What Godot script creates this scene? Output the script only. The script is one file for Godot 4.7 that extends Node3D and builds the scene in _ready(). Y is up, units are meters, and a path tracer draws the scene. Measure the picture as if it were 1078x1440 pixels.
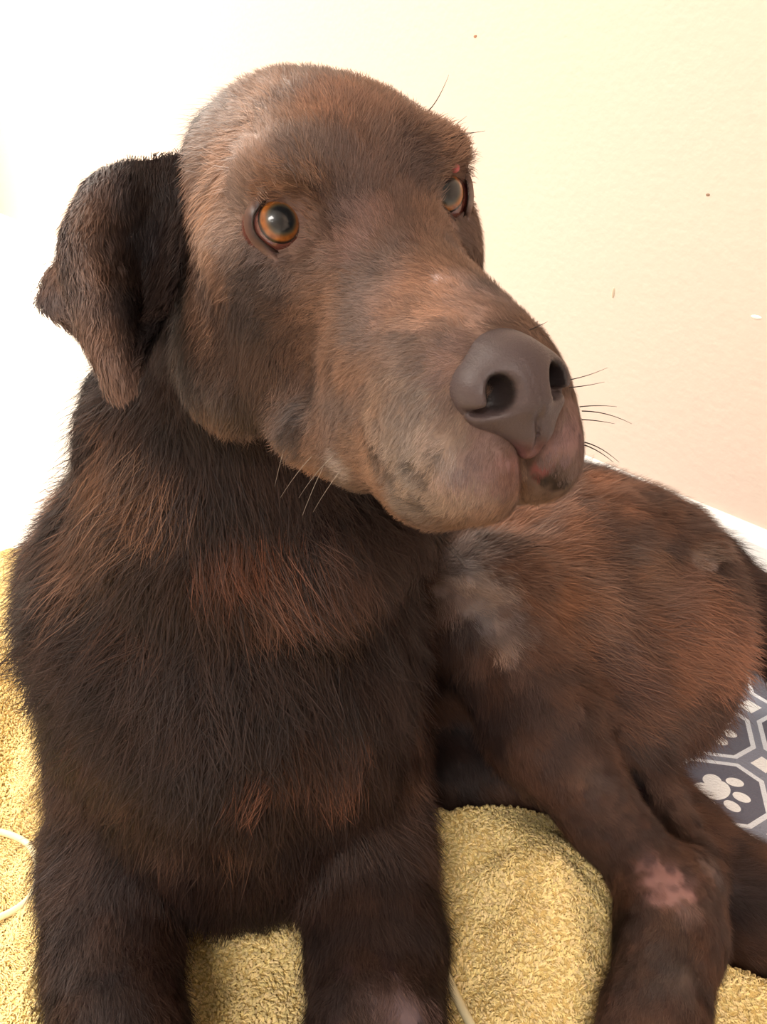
extends Node3D
# A chocolate dog lying on a yellow towel, beside a cream wall.

const FOCAL := 1165.0            # focal length in pixels of the 1078 x 1440 frame
const PITCH := 25.0
const EYE_HEIGHT := 0.52
const CELL := 0.004
const FURRY := true

var cam_basis := Basis(Vector3.RIGHT, deg_to_rad(-PITCH))
var cam_at := Vector3(0, EYE_HEIGHT, 0)
var head := Transform3D()
var rng := RandomNumberGenerator.new()

# ---------------------------------------------------------------- helpers
func at(u: float, v: float, depth: float) -> Vector3:
	return cam_at + cam_basis * (Vector3((u - 539.0) / FOCAL, (720.0 - v) / FOCAL, -1.0) * depth)

func ray(u: float, v: float) -> Vector3:
	return (cam_basis * Vector3((u - 539.0) / FOCAL, (720.0 - v) / FOCAL, -1.0)).normalized()

func hd(x: float, y: float, z: float) -> Vector3:      # head axes in millimetres: x to the dog's left, y up, z forward
	return head * (Vector3(x, y, z) * 0.001)

func put(called: String, m: Mesh, material: Material, parent: Node = self) -> MeshInstance3D:
	var o := MeshInstance3D.new()
	o.name = called
	o.mesh = m
	o.material_override = material
	parent.add_child(o, true)
	return o

func tag(o: Node, label: String, category := "", group := "", kind := "") -> void:
	if label: o.set_meta("label", label)
	if category: o.set_meta("category", category)
	if group: o.set_meta("group", group)
	if kind: o.set_meta("kind", kind)

func mat(c: Color, rough := 0.8, spec := 0.4) -> StandardMaterial3D:
	var m := StandardMaterial3D.new()
	m.albedo_color = c
	m.roughness = rough
	m.metallic_specular = spec
	return m

# ---------------------------------------------------------------- distance field of the dog
# every shape: kind (0 tapered bone, 1 ellipsoid, 2 ellipsoid cut away), blend radius and what it needs
var f_kind := PackedInt32Array()
var f_k := PackedFloat32Array()
var f_a := PackedVector3Array()
var f_b := PackedVector3Array()
var f_ra := PackedFloat32Array()
var f_rb := PackedFloat32Array()
var f_len := PackedFloat32Array()
var f_inv: Array[Basis] = []
var f_zone := PackedInt32Array()
var zone_now := 0

func bone(a: Vector3, b: Vector3, ra: float, rb: float, k := 0.02) -> void:
	f_kind.append(0); f_k.append(k); f_a.append(a); f_b.append(b - a); f_ra.append(ra); f_rb.append(rb - ra)
	f_len.append(1.0 / maxf((b - a).length_squared(), 1e-9)); f_inv.append(Basis()); f_zone.append(zone_now)

func chain(p: Array, k := 0.02) -> void:                 # [[place, radius], ...]
	for i in p.size() - 1:
		bone(p[i][0], p[i + 1][0], p[i][1], p[i + 1][1], k)

func blob(c: Vector3, r: Vector3, turn: Basis, k := 0.02, cut := false) -> void:
	f_kind.append(2 if cut else 1); f_k.append(k); f_a.append(c); f_b.append(r); f_ra.append(maxf(r.x, maxf(r.y, r.z))); f_rb.append(0)
	f_len.append(minf(r.x, minf(r.y, r.z))); f_inv.append(turn.orthonormalized().transposed()); f_zone.append(zone_now)

func one(i: int, p: Vector3) -> float:
	var q := p - f_a[i]
	if f_kind[i] == 0:
		var ba := f_b[i]
		var t := clampf(q.dot(ba) * f_len[i], 0.0, 1.0)
		return (q - ba * t).length() - f_ra[i] - f_rb[i] * t
	q = (f_inv[i] * q) / f_b[i]
	var k0 := q.length()
	if k0 < 1e-4:
		return -f_len[i]
	return k0 * (k0 - 1.0) / (q / f_b[i]).length()

func field(p: Vector3, which: PackedInt32Array) -> float:
	var d := 1.0
	for i in which:
		var e := one(i, p)
		var k := f_k[i]
		if f_kind[i] == 2:
			var h := maxf(k - absf(d + e), 0.0) / k
			d = maxf(d, -e) + h * h * k * 0.25
		else:
			var h := maxf(k - absf(d - e), 0.0) / k
			d = minf(d, e) - h * h * k * 0.25
	return maxf(d, 0.006 - p.y)              # it rests flat on what it lies on

var everything := PackedInt32Array()

func near(p: Vector3, reach: float, from := everything) -> PackedInt32Array:   # the shapes that matter within reach of p
	var d := PackedFloat32Array()
	var least := 1.0
	for i in from:
		var e := one(i, p)
		d.append(e)
		if f_kind[i] != 2 and e < least:
			least = e
	var out := PackedInt32Array()
	for n in from.size():
		var i := from[n]
		if f_kind[i] == 2:
			if d[n] < reach + f_k[i] + 0.004: out.append(i)
		elif d[n] < least + 2.0 * reach + f_k[i] + 0.004:
			out.append(i)
	return out

func hit(u: float, v: float) -> Vector3:                 # where the sight line through a pixel first meets the dog
	var d := ray(u, v)
	var t := 0.12
	var best := 1.0
	var where := cam_at + d * 0.5
	for n in 160:
		var p := cam_at + d * t
		var e := field(p, everything)
		if e < best:
			best = e
			where = p
		if e < 0.0004:
			return p
		t += maxf(e * 0.7, 0.0006)
		if t > 1.4: break
	return where

func slope(p: Vector3, which := everything) -> Vector3:
	var e := 0.0012
	return Vector3(field(p + Vector3(e, 0, 0), which) - field(p - Vector3(e, 0, 0), which), field(p + Vector3(0, e, 0), which) - field(p - Vector3(0, e, 0), which), field(p + Vector3(0, 0, e), which) - field(p - Vector3(0, 0, e), which)).normalized()

# surface nets over sparse blocks of 8 x 8 x 8 cells
const N := 8
var block_at: Array[Vector3i] = []
var block_list: Array[PackedInt32Array] = []
var block_out: Array = []
var net_origin := Vector3.ZERO
var net_cell := 0.004

func find_blocks(lo: Vector3, hi: Vector3, cell: float, from: PackedInt32Array) -> void:
	net_origin = lo; net_cell = cell
	block_at.clear(); block_list.clear()
	var coarse := 4
	var big := cell * N * coarse
	var n := ((hi - lo) / big).ceil()
	for x in int(n.x): for y in int(n.y): for z in int(n.z):
		var c := lo + (Vector3(x, y, z) + Vector3.ONE * 0.5) * big
		var reach := big * 0.9
		var list := near(c, reach, from)
		if absf(field(c, list)) > reach * 1.25 + 0.01: continue
		for i in coarse: for j in coarse: for k in coarse:
			var b := Vector3i(x * coarse + i, y * coarse + j, z * coarse + k)
			var cc := lo + (Vector3(b) + Vector3.ONE * 0.5) * cell * N
			var r2 := cell * (N * 0.5 + 1.0) * 1.74
			var sub := near(cc, r2, list)
			if absf(field(cc, sub)) > r2 * 1.25 + 0.003: continue
			block_at.append(b); block_list.append(sub)

func do_block(n: int) -> void:
	var list := block_list[n]
	var base := block_at[n] * N - Vector3i.ONE
	var M := N + 2
	var g := PackedFloat32Array()
	g.resize(M * M * M)
	var at_ := 0
	for z in M: for y in M: for x in M:
		g[at_] = field(net_origin + Vector3(base.x + x, base.y + y, base.z + z) * net_cell, list)
		at_ += 1
	var C := N + 1
	var idx := PackedInt32Array()
	idx.resize(C * C * C)
	idx.fill(-1)
	var pos := PackedVector3Array()
	var nor := PackedVector3Array()
	var keys := PackedInt64Array()
	var zones := PackedByteArray()
	var sx := 1
	var sy := M
	var sz := M * M
	for z in C: for y in C: for x in C:
		var o := x + y * sy + z * sz
		var c := [g[o], g[o + sx], g[o + sy], g[o + sx + sy], g[o + sz], g[o + sx + sz], g[o + sy + sz], g[o + sx + sy + sz]]
		var inside := 0
		for q in 8:
			if c[q] < 0.0: inside += 1
		if inside == 0 or inside == 8: continue
		var s := Vector3.ZERO
		var cnt := 0
		for e in 12:
			var a := 0
			var b := 0
			match e:
				0: a = 0; b = 1
				1: a = 2; b = 3
				2: a = 4; b = 5
				3: a = 6; b = 7
				4: a = 0; b = 2
				5: a = 1; b = 3
				6: a = 4; b = 6
				7: a = 5; b = 7
				8: a = 0; b = 4
				9: a = 1; b = 5
				10: a = 2; b = 6
				11: a = 3; b = 7
			var va: float = c[a]
			var vb: float = c[b]
			if (va < 0.0) == (vb < 0.0): continue
			var t := va / (va - vb)
			var pa := Vector3(a & 1, (a >> 1) & 1, a >> 2)
			var pb := Vector3(b & 1, (b >> 1) & 1, b >> 2)
			s += pa.lerp(pb, t)
			cnt += 1
		s /= cnt
		idx[x + y * C + z * C * C] = pos.size()
		pos.append(net_origin + (Vector3(base.x + x, base.y + y, base.z + z) + s) * net_cell)
		var gx: float = lerpf(lerpf(c[1] - c[0], c[3] - c[2], s.y), lerpf(c[5] - c[4], c[7] - c[6], s.y), s.z)
		var gy: float = lerpf(lerpf(c[2] - c[0], c[3] - c[1], s.x), lerpf(c[6] - c[4], c[7] - c[5], s.x), s.z)
		var gz: float = lerpf(lerpf(c[4] - c[0], c[5] - c[1], s.x), lerpf(c[6] - c[2], c[7] - c[3], s.x), s.y)
		nor.append(Vector3(gx, gy, gz).normalized())
		var zone := 0
		var least := 9.0
		for q in list:
			if f_kind[q] == 2: continue
			var e := one(q, pos[pos.size() - 1])
			if e < least:
				least = e
				zone = f_zone[q]
		zones.append(zone)
		keys.append(((base.x + x + 4) * 4096 + (base.y + y + 4)) * 4096 + (base.z + z + 4))
	var quads := PackedInt32Array()
	for z in range(1, C): for y in range(1, C): for x in range(1, C):
		var o := x + y * sy + z * sz
		var here := g[o] < 0.0
		var i := x + y * C + z * C * C
		if (g[o + sx] < 0.0) != here:
			_quad(quads, idx[i], idx[i - C], idx[i - C - C * C], idx[i - C * C], here)
		if (g[o + sy] < 0.0) != here:
			_quad(quads, idx[i], idx[i - C * C], idx[i - 1 - C * C], idx[i - 1], here)
		if (g[o + sz] < 0.0) != here:
			_quad(quads, idx[i], idx[i - 1], idx[i - 1 - C], idx[i - C], here)
	block_out[n] = [pos, nor, keys, quads, zones]

func _quad(to: PackedInt32Array, a: int, b: int, c: int, d: int, flip: bool) -> void:
	if a < 0 or b < 0 or c < 0 or d < 0: return
	if flip: to.append_array(PackedInt32Array([a, c, b, a, d, c]))
	else: to.append_array(PackedInt32Array([a, b, c, a, c, d]))

func net(lo: Vector3, hi: Vector3, cell: float, from: PackedInt32Array) -> Array:   # [positions, normals, indices, zones]
	find_blocks(lo, hi, cell, from)
	block_out.clear()
	block_out.resize(block_at.size())
	var job := WorkerThreadPool.add_group_task(do_block, block_at.size(), -1, true)
	WorkerThreadPool.wait_for_group_task_completion(job)
	var pos := PackedVector3Array()
	var nor := PackedVector3Array()
	var ind := PackedInt32Array()
	var zones := PackedByteArray()
	var seen := {}
	for o in block_out:
		var map := PackedInt32Array()
		var keys: PackedInt64Array = o[2]
		for i in keys.size():
			var to = seen.get(keys[i])
			if to == null:
				to = pos.size()
				seen[keys[i]] = to
				pos.append(o[0][i]); nor.append(o[1][i]); zones.append(o[4][i])
			map.append(to)
		for q in o[3]:
			ind.append(map[q])
	block_out.clear()
	return [pos, nor, ind, zones]

func array_mesh(pos: PackedVector3Array, nor: PackedVector3Array, ind: PackedInt32Array, col := PackedColorArray(), uv := PackedVector2Array()) -> ArrayMesh:
	var a := []
	a.resize(Mesh.ARRAY_MAX)
	a[Mesh.ARRAY_VERTEX] = pos
	if nor.size(): a[Mesh.ARRAY_NORMAL] = nor
	if col.size(): a[Mesh.ARRAY_COLOR] = col
	if uv.size(): a[Mesh.ARRAY_TEX_UV] = uv
	a[Mesh.ARRAY_INDEX] = ind
	var m := ArrayMesh.new()
	m.add_surface_from_arrays(Mesh.PRIMITIVE_TRIANGLES, a)
	return m

# ---------------------------------------------------------------- the dog's shape
enum { BODY, NECK, HEAD, FORE, HIND, TAIL }
var nose_list := PackedInt32Array()

func shape_dog() -> void:
	var H := head.basis
	zone_now = BODY
	blob(at(330, 915, 0.535), Vector3(0.100, 0.125, 0.10), cam_basis, 0.03)
	blob(at(335, 1105, 0.575), Vector3(0.104, 0.085, 0.085), cam_basis, 0.03)
	chain([[at(330, 900, 0.60), 0.11], [at(470, 820, 0.72), 0.115], [at(640, 790, 0.80), 0.10], [at(800, 785, 0.82), 0.085], [at(900, 805, 0.80), 0.075]], 0.03)
	blob(at(186, 860, 0.535), Vector3(0.056, 0.10, 0.07), cam_basis, 0.03)
	blob(at(488, 930, 0.545), Vector3(0.048, 0.10, 0.07), cam_basis, 0.03)
	blob(at(178, 830, 0.63), Vector3(0.07, 0.075, 0.08), cam_basis, 0.03)
	zone_now = NECK
	chain([[hd(0, -8, -85), 0.052], [at(300, 620, 0.47), 0.062], [at(310, 800, 0.525), 0.09]], 0.03)
	blob(at(325, 720, 0.47), Vector3(0.068, 0.06, 0.06), cam_basis, 0.03)
	chain([[at(345, 775, 0.465), 0.045], [at(430, 790, 0.470), 0.043], [at(525, 745, 0.495), 0.036]], 0.012)      # the loose skin of the throat
	zone_now = FORE
	chain([[at(180, 1050, 0.56), 0.048], [at(160, 1220, 0.545), 0.039], [at(160, 1340, 0.505), 0.0345], [at(168, 1460, 0.455), 0.031], [at(170, 1620, 0.41), 0.030], [at(172, 1760, 0.39), 0.034]], 0.02)
	chain([[at(500, 1050, 0.57), 0.046], [at(515, 1200, 0.555), 0.039], [at(528, 1330, 0.515), 0.038], [at(530, 1460, 0.46), 0.033], [at(525, 1620, 0.415), 0.030], [at(520, 1760, 0.395), 0.034]], 0.02)
	zone_now = HIND
	blob(at(812, 803, 0.735), Vector3(0.122, 0.087, 0.085), cam_basis * Basis(Vector3.BACK, deg_to_rad(-5)), 0.03)
	blob(at(905, 890, 0.73), Vector3(0.080, 0.105, 0.08), cam_basis, 0.03)
	blob(at(800, 930, 0.665), Vector3(0.10, 0.075, 0.06), cam_basis * Basis(Vector3.BACK, deg_to_rad(-42)), 0.03)
	blob(at(690, 850, 0.63), Vector3(0.046, 0.05, 0.045), cam_basis, 0.03)
	blob(at(988, 786, 0.692), Vector3(0.016, 0.024, 0.024), cam_basis, 0.008)
	chain([[at(690, 880, 0.625), 0.046], [at(775, 1030, 0.585), 0.040], [at(850, 1135, 0.56), 0.027], [at(935, 1240, 0.535), 0.027]], 0.02)
	chain([[at(845, 950, 0.63), 0.034], [at(920, 1105, 0.59), 0.0145], [at(982, 1215, 0.555), 0.0125]], 0.008)
	chain([[at(978, 1228, 0.55), 0.017], [at(962, 1300, 0.525), 0.020]], 0.012)
	chain([[at(935, 1240, 0.535), 0.028], [at(940, 1320, 0.505), 0.027], [at(920, 1440, 0.465), 0.025], [at(895, 1560, 0.435), 0.027], [at(880, 1700, 0.415), 0.033]], 0.02)
	chain([[at(850, 1080, 0.67), 0.042], [at(960, 1205, 0.61), 0.037], [at(1060, 1280, 0.58), 0.037], [at(1180, 1350, 0.56), 0.033]], 0.02)
	blob(at(650, 930, 0.745), Vector3(0.10, 0.075, 0.07), cam_basis, 0.03)
	blob(at(908, 1112, 0.557), Vector3(0.052, 0.0075, 0.03), cam_basis * Basis(Vector3.BACK, deg_to_rad(-60)), 0.012, true)      # the hollow before the hamstring
	for paw: Array in [[at(172, 1760, 0.39), at(170, 1620, 0.41)], [at(520, 1760, 0.395), at(525, 1620, 0.415)], [at(880, 1700, 0.415), at(895, 1560, 0.435)]]:
		var ahead: Vector3 = paw[0] - paw[1]
		ahead.y = 0.0
		ahead = ahead.normalized()
		var across := ahead.cross(Vector3.UP)
		for k in 4:                                         # toes
			var t: Vector3 = paw[0] + ahead * (0.030 if k == 1 or k == 2 else 0.021) + across * (k - 1.5) * 0.0165
			t.y = 0.022
			bone(t - ahead * 0.02 + Vector3.UP * 0.008, t, 0.0125, 0.0105, 0.006)
	bone(at(775, 1072, 0.70), at(630, 1082, 0.70), 0.036, 0.036, 0.02)
	zone_now = TAIL
	chain([[at(890, 738, 0.83), 0.034], [at(985, 795, 0.825), 0.031], [at(1060, 868, 0.80), 0.034], [at(1150, 960, 0.77), 0.026], [at(1220, 1080, 0.72), 0.014]], 0.012)
	zone_now = HEAD
	blob(hd(0, 8, -52), Vector3(0.048, 0.041, 0.058), H, 0.02)
	blob(hd(0, 12, -92), Vector3(0.036, 0.034, 0.034), H, 0.03)
	for s: float in [-1.0, 1.0]:
		blob(hd(33 * s, -16, -36), Vector3(0.021, 0.026, 0.036), H, 0.02)
		blob(hd(32 * s, -46, -42), Vector3(0.022, 0.032, 0.034), H, 0.02)
		blob(hd(36 * s, -44, -68), Vector3(0.022, 0.026, 0.026), H, 0.02)
		blob(hd(27 * s, 17, -12), Vector3(0.016, 0.011, 0.016), H, 0.015)
		blob(hd(18 * s, -68, 54), Vector3(0.0165, 0.028, 0.036), H, 0.010)
		blob(hd(25.5 * s, -76, 18), Vector3(0.012, 0.018, 0.021), H, 0.006)
		blob(hd(22 * s, -60, 18), Vector3(0.014, 0.022, 0.026), H, 0.012)
		blob(hd(33 * s, -77, -10), Vector3(0.014, 0.0135, 0.022), H, 0.015)
		blob(hd(48 * s, -62, -62), Vector3(0.019, 0.022, 0.024), H, 0.022)
	blob(hd(-8.5, -74, 80), Vector3(0.0125, 0.0145, 0.0145), H, 0.006)
	blob(hd(15.5, -73, 77), Vector3(0.0115, 0.0150, 0.0145), H, 0.006)
	bone(hd(0, -20, -4), hd(0, -42, 66), 0.027, 0.0165, 0.025)
	blob(hd(0, -50, 34), Vector3(0.023, 0.027, 0.048), H, 0.02)
	bone(hd(0, -62, -25), hd(0, -86, 50), 0.029, 0.015, 0.012)
	for s: float in [-1.0, 1.0]:
		blob(hd(37 * s, 3, 6), Vector3(0.0152, 0.0142, 0.0145), H, 0.006, true)
	blob(hd(4.5, -80, 92), Vector3(0.0012, 0.022, 0.012), H * Basis(Vector3.BACK, 0.1), 0.006, true)      # the cleft of the upper lip
	for i in f_kind.size(): everything.append(i)
	# the nose
	var first := f_kind.size()
	blob(hd(-0.5, -39, 79), Vector3(0.0132, 0.0112, 0.018), H, 0.006)
	blob(hd(-0.5, -42, 89), Vector3(0.012, 0.0105, 0.010), H, 0.006)
	bone(hd(0, -46, 92), hd(3, -63, 89.5), 0.0075, 0.004, 0.008)
	for s: float in [-1.0, 1.0]:
		blob(hd(11.4 * s - 0.8, -43.5, 85), Vector3(0.0072, 0.0077, 0.0116), H, 0.005)
		bone(hd(11 * s, -49, 88), hd(3 + 2 * s, -56, 92), 0.0045, 0.0038, 0.006)
	for s: float in [-1.0, 1.0]:
		blob(hd(9.5 * s - 0.3, -42.0, 99.5), Vector3(0.0040, 0.0052, 0.013), H * Basis(Vector3.BACK, 0.25 * s), 0.003, true)
		blob(hd(14.5 * s - 0.5, -47.5, 95), Vector3(0.0066, 0.0013, 0.007), H * Basis(Vector3.BACK, -0.2 * s), 0.0025, true)
	blob(hd(2.6, -61, 97.6), Vector3(0.0004, 0.008, 0.003), H * Basis(Vector3.BACK, 0.17), 0.003, true)
	for i in range(first, f_kind.size()): nose_list.append(i)

# ---------------------------------------------------------------- how the coat lies and its colour, with some light and shade painted in
# places on the coat found along the photograph's sight lines; each holds for the skin around it
var flow_at := PackedVector3Array()
var flow_to := PackedVector3Array()
var flow_len := PackedFloat32Array()
var tint_at := PackedVector3Array()
var tint_r := PackedFloat32Array()
var tint_c: Array[Color] = []
var tint_bare := PackedFloat32Array()

func comb(u: float, v: float, du: float, dv: float, millimetres: float) -> void:
	var p := hit(u, v)
	var n := slope(p)
	var depth := -(cam_basis.transposed() * (p - cam_at)).z
	var q := at(u + du * 10.0, v + dv * 10.0, depth) - p
	flow_at.append(p)
	flow_to.append((q - n * q.dot(n)).normalized())
	flow_len.append(millimetres * 0.001)

func dye(u: float, v: float, radius: float, c: Color, bare := 0.0) -> void:     # radius in pixels
	var p := hit(u, v)
	var depth := -(cam_basis.transposed() * (p - cam_at)).z
	tint_at.append(p); tint_r.append(radius * depth / FOCAL); tint_c.append(c.srgb_to_linear()); tint_bare.append(bare)

var zone_color: Array[Color] = []
var skin_pos := PackedVector3Array()
var skin_nor := PackedVector3Array()
var skin_zone := PackedByteArray()
var skin_chunks: Array = []
const CHUNK := 2048
var rough_noise := FastNoiseLite.new()
var clump_noise := FastNoiseLite.new()

func groom_chunk(c: int) -> void:
	var flow := PackedVector3Array()
	var length := PackedFloat32Array()
	var color := PackedColorArray()
	var bare := PackedFloat32Array()
	for i in range(c * CHUNK, mini((c + 1) * CHUNK, skin_pos.size())):
		var p := skin_pos[i]
		var n := skin_nor[i]
		var f := Vector3.ZERO
		var l := 0.0
		var ws := 0.0
		for k in flow_at.size():
			var d2 := p.distance_squared_to(flow_at[k]) + 0.0001
			var w := 1.0 / (d2 * d2)
			f += flow_to[k] * w
			l += flow_len[k] * w
			ws += w
		f = f / ws
		f = f - n * f.dot(n)
		flow.append(f.normalized() if f.length() > 0.02 else n.cross(Vector3.RIGHT).normalized())
		length.append(l / ws)
		var wobble := Vector3(rough_noise.get_noise_3dv(p * 1000.0), rough_noise.get_noise_3dv(p * 1000.0 + Vector3(500, 0, 0)), rough_noise.get_noise_3dv(p * 1000.0 + Vector3(0, 500, 0))) * 0.022
		var col := zone_color[skin_zone[i]]
		var b := 0.0
		for k in tint_at.size():
			var d := (p + wobble * clampf(tint_r[k] / 0.035, 0.15, 1.0)).distance_to(tint_at[k]) / tint_r[k]
			if d < 1.0:
				var w := 1.0 - d * d
				if skin_zone[i] < 2: w *= clampf(0.75 + 1.5 * rough_noise.get_noise_3dv(p * 2600.0), 0.1, 1.3)
				w = minf(0.92 if tint_bare[k] > 0.0 else 0.9, w * w * 1.6)
				col = col.lerp(tint_c[k], w)
				b = lerpf(b, tint_bare[k], w)
		var g := col.get_luminance()
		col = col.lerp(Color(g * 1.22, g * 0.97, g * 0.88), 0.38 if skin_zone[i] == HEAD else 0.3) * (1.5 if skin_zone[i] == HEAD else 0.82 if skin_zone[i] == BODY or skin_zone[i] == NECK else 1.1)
		color.append(col)
		bare.append(b)
	skin_chunks[c] = [flow, length, color, bare]

func tuft_mesh(strands: int, spread: float, wide: float, seed_: int, gather := 0.0) -> ArrayMesh:   # a tuft of unit length lying along x
	var r := RandomNumberGenerator.new()
	r.seed = seed_
	var pos := PackedVector3Array()
	var nor := PackedVector3Array()
	var col := PackedColorArray()
	var ind := PackedInt32Array()
	for s in strands:
		var a := r.randf() * TAU
		var root := Vector3(cos(a), 0, sin(a)) * sqrt(r.randf()) * spread
		var length := r.randf_range(0.7, 1.25)
		var lift := r.randf_range(0.22, 0.62) if r.randf() < 0.9 else 0.95
		var droop := r.randf_range(0.15, 0.45)
		var side := r.randf_range(-0.22, 0.22)
		var curl := r.randf_range(-0.15, 0.15)
		var roll := r.randf_range(-0.7, 0.7)
		var tone := r.randf_range(0.65, 1.35)
		var w0 := wide * r.randf_range(0.7, 1.2)
		var base := pos.size()
		for k in 4:
			var t := k / 3.0
			var c := root * (1.0 - gather * t) + Vector3(t * length, -0.04 + lift * t - droop * t * t, side * t + curl * t * t)
			var slope_ := Vector3(length, lift - 2.0 * droop * t, side + 2.0 * curl * t).normalized()
			var across := Vector3(0, 0, 1).rotated(Vector3.RIGHT, roll)
			across = (across - slope_ * across.dot(slope_)).normalized()
			var up := across.cross(slope_) * -1.0
			if up.y < 0.0: up = -up
			var up_soft := (up + Vector3(0, 0.8, 0)).normalized()
			var shade := tone * lerpf(0.55, 1.15, t)
			var w: float = w0 * [0.9, 1.0, 0.75, 0.0][k] * 0.5
			if k < 3:
				pos.append(c - across * w); pos.append(c + across * w)
				nor.append((up_soft - across * 0.35).normalized()); nor.append((up_soft + across * 0.35).normalized())
				col.append(Color(shade, shade, shade)); col.append(Color(shade, shade, shade))
			else:
				pos.append(c); nor.append(up_soft); col.append(Color(shade, shade, shade))
		for k in 2:
			var b := base + k * 2
			ind.append_array(PackedInt32Array([b, b + 1, b + 2, b + 1, b + 3, b + 2]))
		ind.append_array(PackedInt32Array([base + 4, base + 5, base + 6]))
	# front faces towards the open side of the coat
	var v0 := pos[ind[0]]
	if (pos[ind[1]] - v0).cross(pos[ind[2]] - v0).y > 0.0:
		for i in range(0, ind.size(), 3):
			var x := ind[i]; ind[i] = ind[i + 1]; ind[i + 1] = x
	return array_mesh(pos, nor, ind, col)

class Tufts:
	var buffer := PackedFloat32Array()
	var count := 0
	func add(p: Vector3, x: Vector3, y: Vector3, z: Vector3, c: Color) -> void:
		buffer.append_array(PackedFloat32Array([x.x, y.x, z.x, p.x, x.y, y.y, z.y, p.y, x.z, y.z, z.z, p.z, c.r, c.g, c.b, 1.0]))
		count += 1

func strew(called: String, t: Tufts, m: Mesh, material: Material, parent: Node) -> MultiMeshInstance3D:
	var mm := MultiMesh.new()
	mm.transform_format = MultiMesh.TRANSFORM_3D
	mm.use_colors = true
	mm.mesh = m
	mm.instance_count = t.count
	mm.buffer = t.buffer
	var o := MultiMeshInstance3D.new()
	o.name = called
	o.multimesh = mm
	o.material_override = material
	o.set_meta("kind", "stuff")
	parent.add_child(o, true)
	return o

# plant tufts on a skin: density is tufts per square metre
func plant(pos: PackedVector3Array, nor: PackedVector3Array, ind: PackedInt32Array, flow: PackedVector3Array, length: PackedFloat32Array, color: PackedColorArray, bare: PackedFloat32Array, bucket: PackedByteArray, outs: Array, density: PackedFloat32Array) -> void:
	for i in range(0, ind.size(), 3):
		var a := ind[i]
		var b := ind[i + 1]
		var c := ind[i + 2]
		var zone := bucket[a]
		var pa := pos[a]
		var n := nor[a]
		var area := (pos[b] - pa).cross(pos[c] - pa).length() * 0.5
		var facing := n.dot((cam_at - pa).normalized())
		var want := area * density[zone] * (1.0 if facing > -0.25 else 0.3) * (1.0 - bare[a])
		want *= clampf(0.022 / maxf(length[a], 0.003), 0.7, 4.0)
		if pa.y < 0.004: want = 0.0
		var many := int(want + rng.randf())
		for k in many:
			var u := rng.randf()
			var v := rng.randf()
			if u + v > 1.0:
				u = 1.0 - u; v = 1.0 - v
			var p := pa + (pos[b] - pa) * u + (pos[c] - pa) * v
			var nn := (n + (nor[b] - n) * u + (nor[c] - n) * v).normalized()
			var x := flow[a]
			var turn := clump_noise.get_noise_3dv(p * 1000.0) * 0.9 + rng.randf_range(-0.22, 0.22)
			x = (x - nn * x.dot(nn)).normalized().rotated(nn, turn)
			var l := length[a] * rng.randf_range(0.75, 1.25) * (0.66 if zone == HEAD else 0.85)
			var z := x.cross(nn) * (1.0 if rng.randf() < 0.5 else -1.0)
			var lifted := nn * ((0.75 if zone == HEAD else 1.0) + (0.25 if zone == HEAD else 0.85 if zone < 2 else 0.6) * clump_noise.get_noise_3dv(p * 1700.0 + Vector3(77, 0, 0)))
			var tone := (1.0 + 0.36 * clump_noise.get_noise_3dv(p * 800.0 + Vector3(0, 0, 99))) * rng.randf_range(0.8, 1.2)
			var col := color[a]
			var red := clampf(0.5 + 1.6 * clump_noise.get_noise_3dv(p * 520.0 + Vector3(300, 40, 0)), 0.0, 1.0)
			col = Color(col.r * lerpf(0.86, 1.28, red), col.g * lerpf(0.92, 1.10, red), col.b * lerpf(1.0, 0.92, red))
			outs[zone].add(p, x * l, lifted * l, z * l, Color(col.r * tone, col.g * tone, col.b * tone))

func sphere_cap(radius: float, from: float, to: float, around: int, rings: int) -> ArrayMesh:   # a cap round +z, opening angles in radians
	var pos := PackedVector3Array()
	var nor := PackedVector3Array()
	var uv := PackedVector2Array()
	var ind := PackedInt32Array()
	for r in rings + 1:
		var a := lerpf(from, to, float(r) / rings)
		for s in around + 1:
			var b := TAU * s / around
			var n := Vector3(sin(a) * cos(b), sin(a) * sin(b), cos(a))
			pos.append(n * radius); nor.append(n); uv.append(Vector2(float(s) / around, float(r) / rings))
	for r in rings:
		for s in around:
			var q := r * (around + 1) + s
			ind.append_array(PackedInt32Array([q, q + around + 1, q + 1, q + 1, q + around + 1, q + around + 2]))
	return array_mesh(pos, nor, wound(pos, nor, ind), PackedColorArray(), uv)

func wound(pos: PackedVector3Array, nor: PackedVector3Array, ind: PackedInt32Array) -> PackedInt32Array:   # clockwise seen from where the normals point
	for i in range(0, ind.size(), 3):
		var a := ind[i]
		var b := ind[i + 1]
		var c := ind[i + 2]
		if (pos[b] - pos[a]).cross(pos[c] - pos[a]).dot(nor[a] + nor[b] + nor[c]) > 0.0:
			ind[i] = b; ind[i + 1] = a
	return ind

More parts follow.
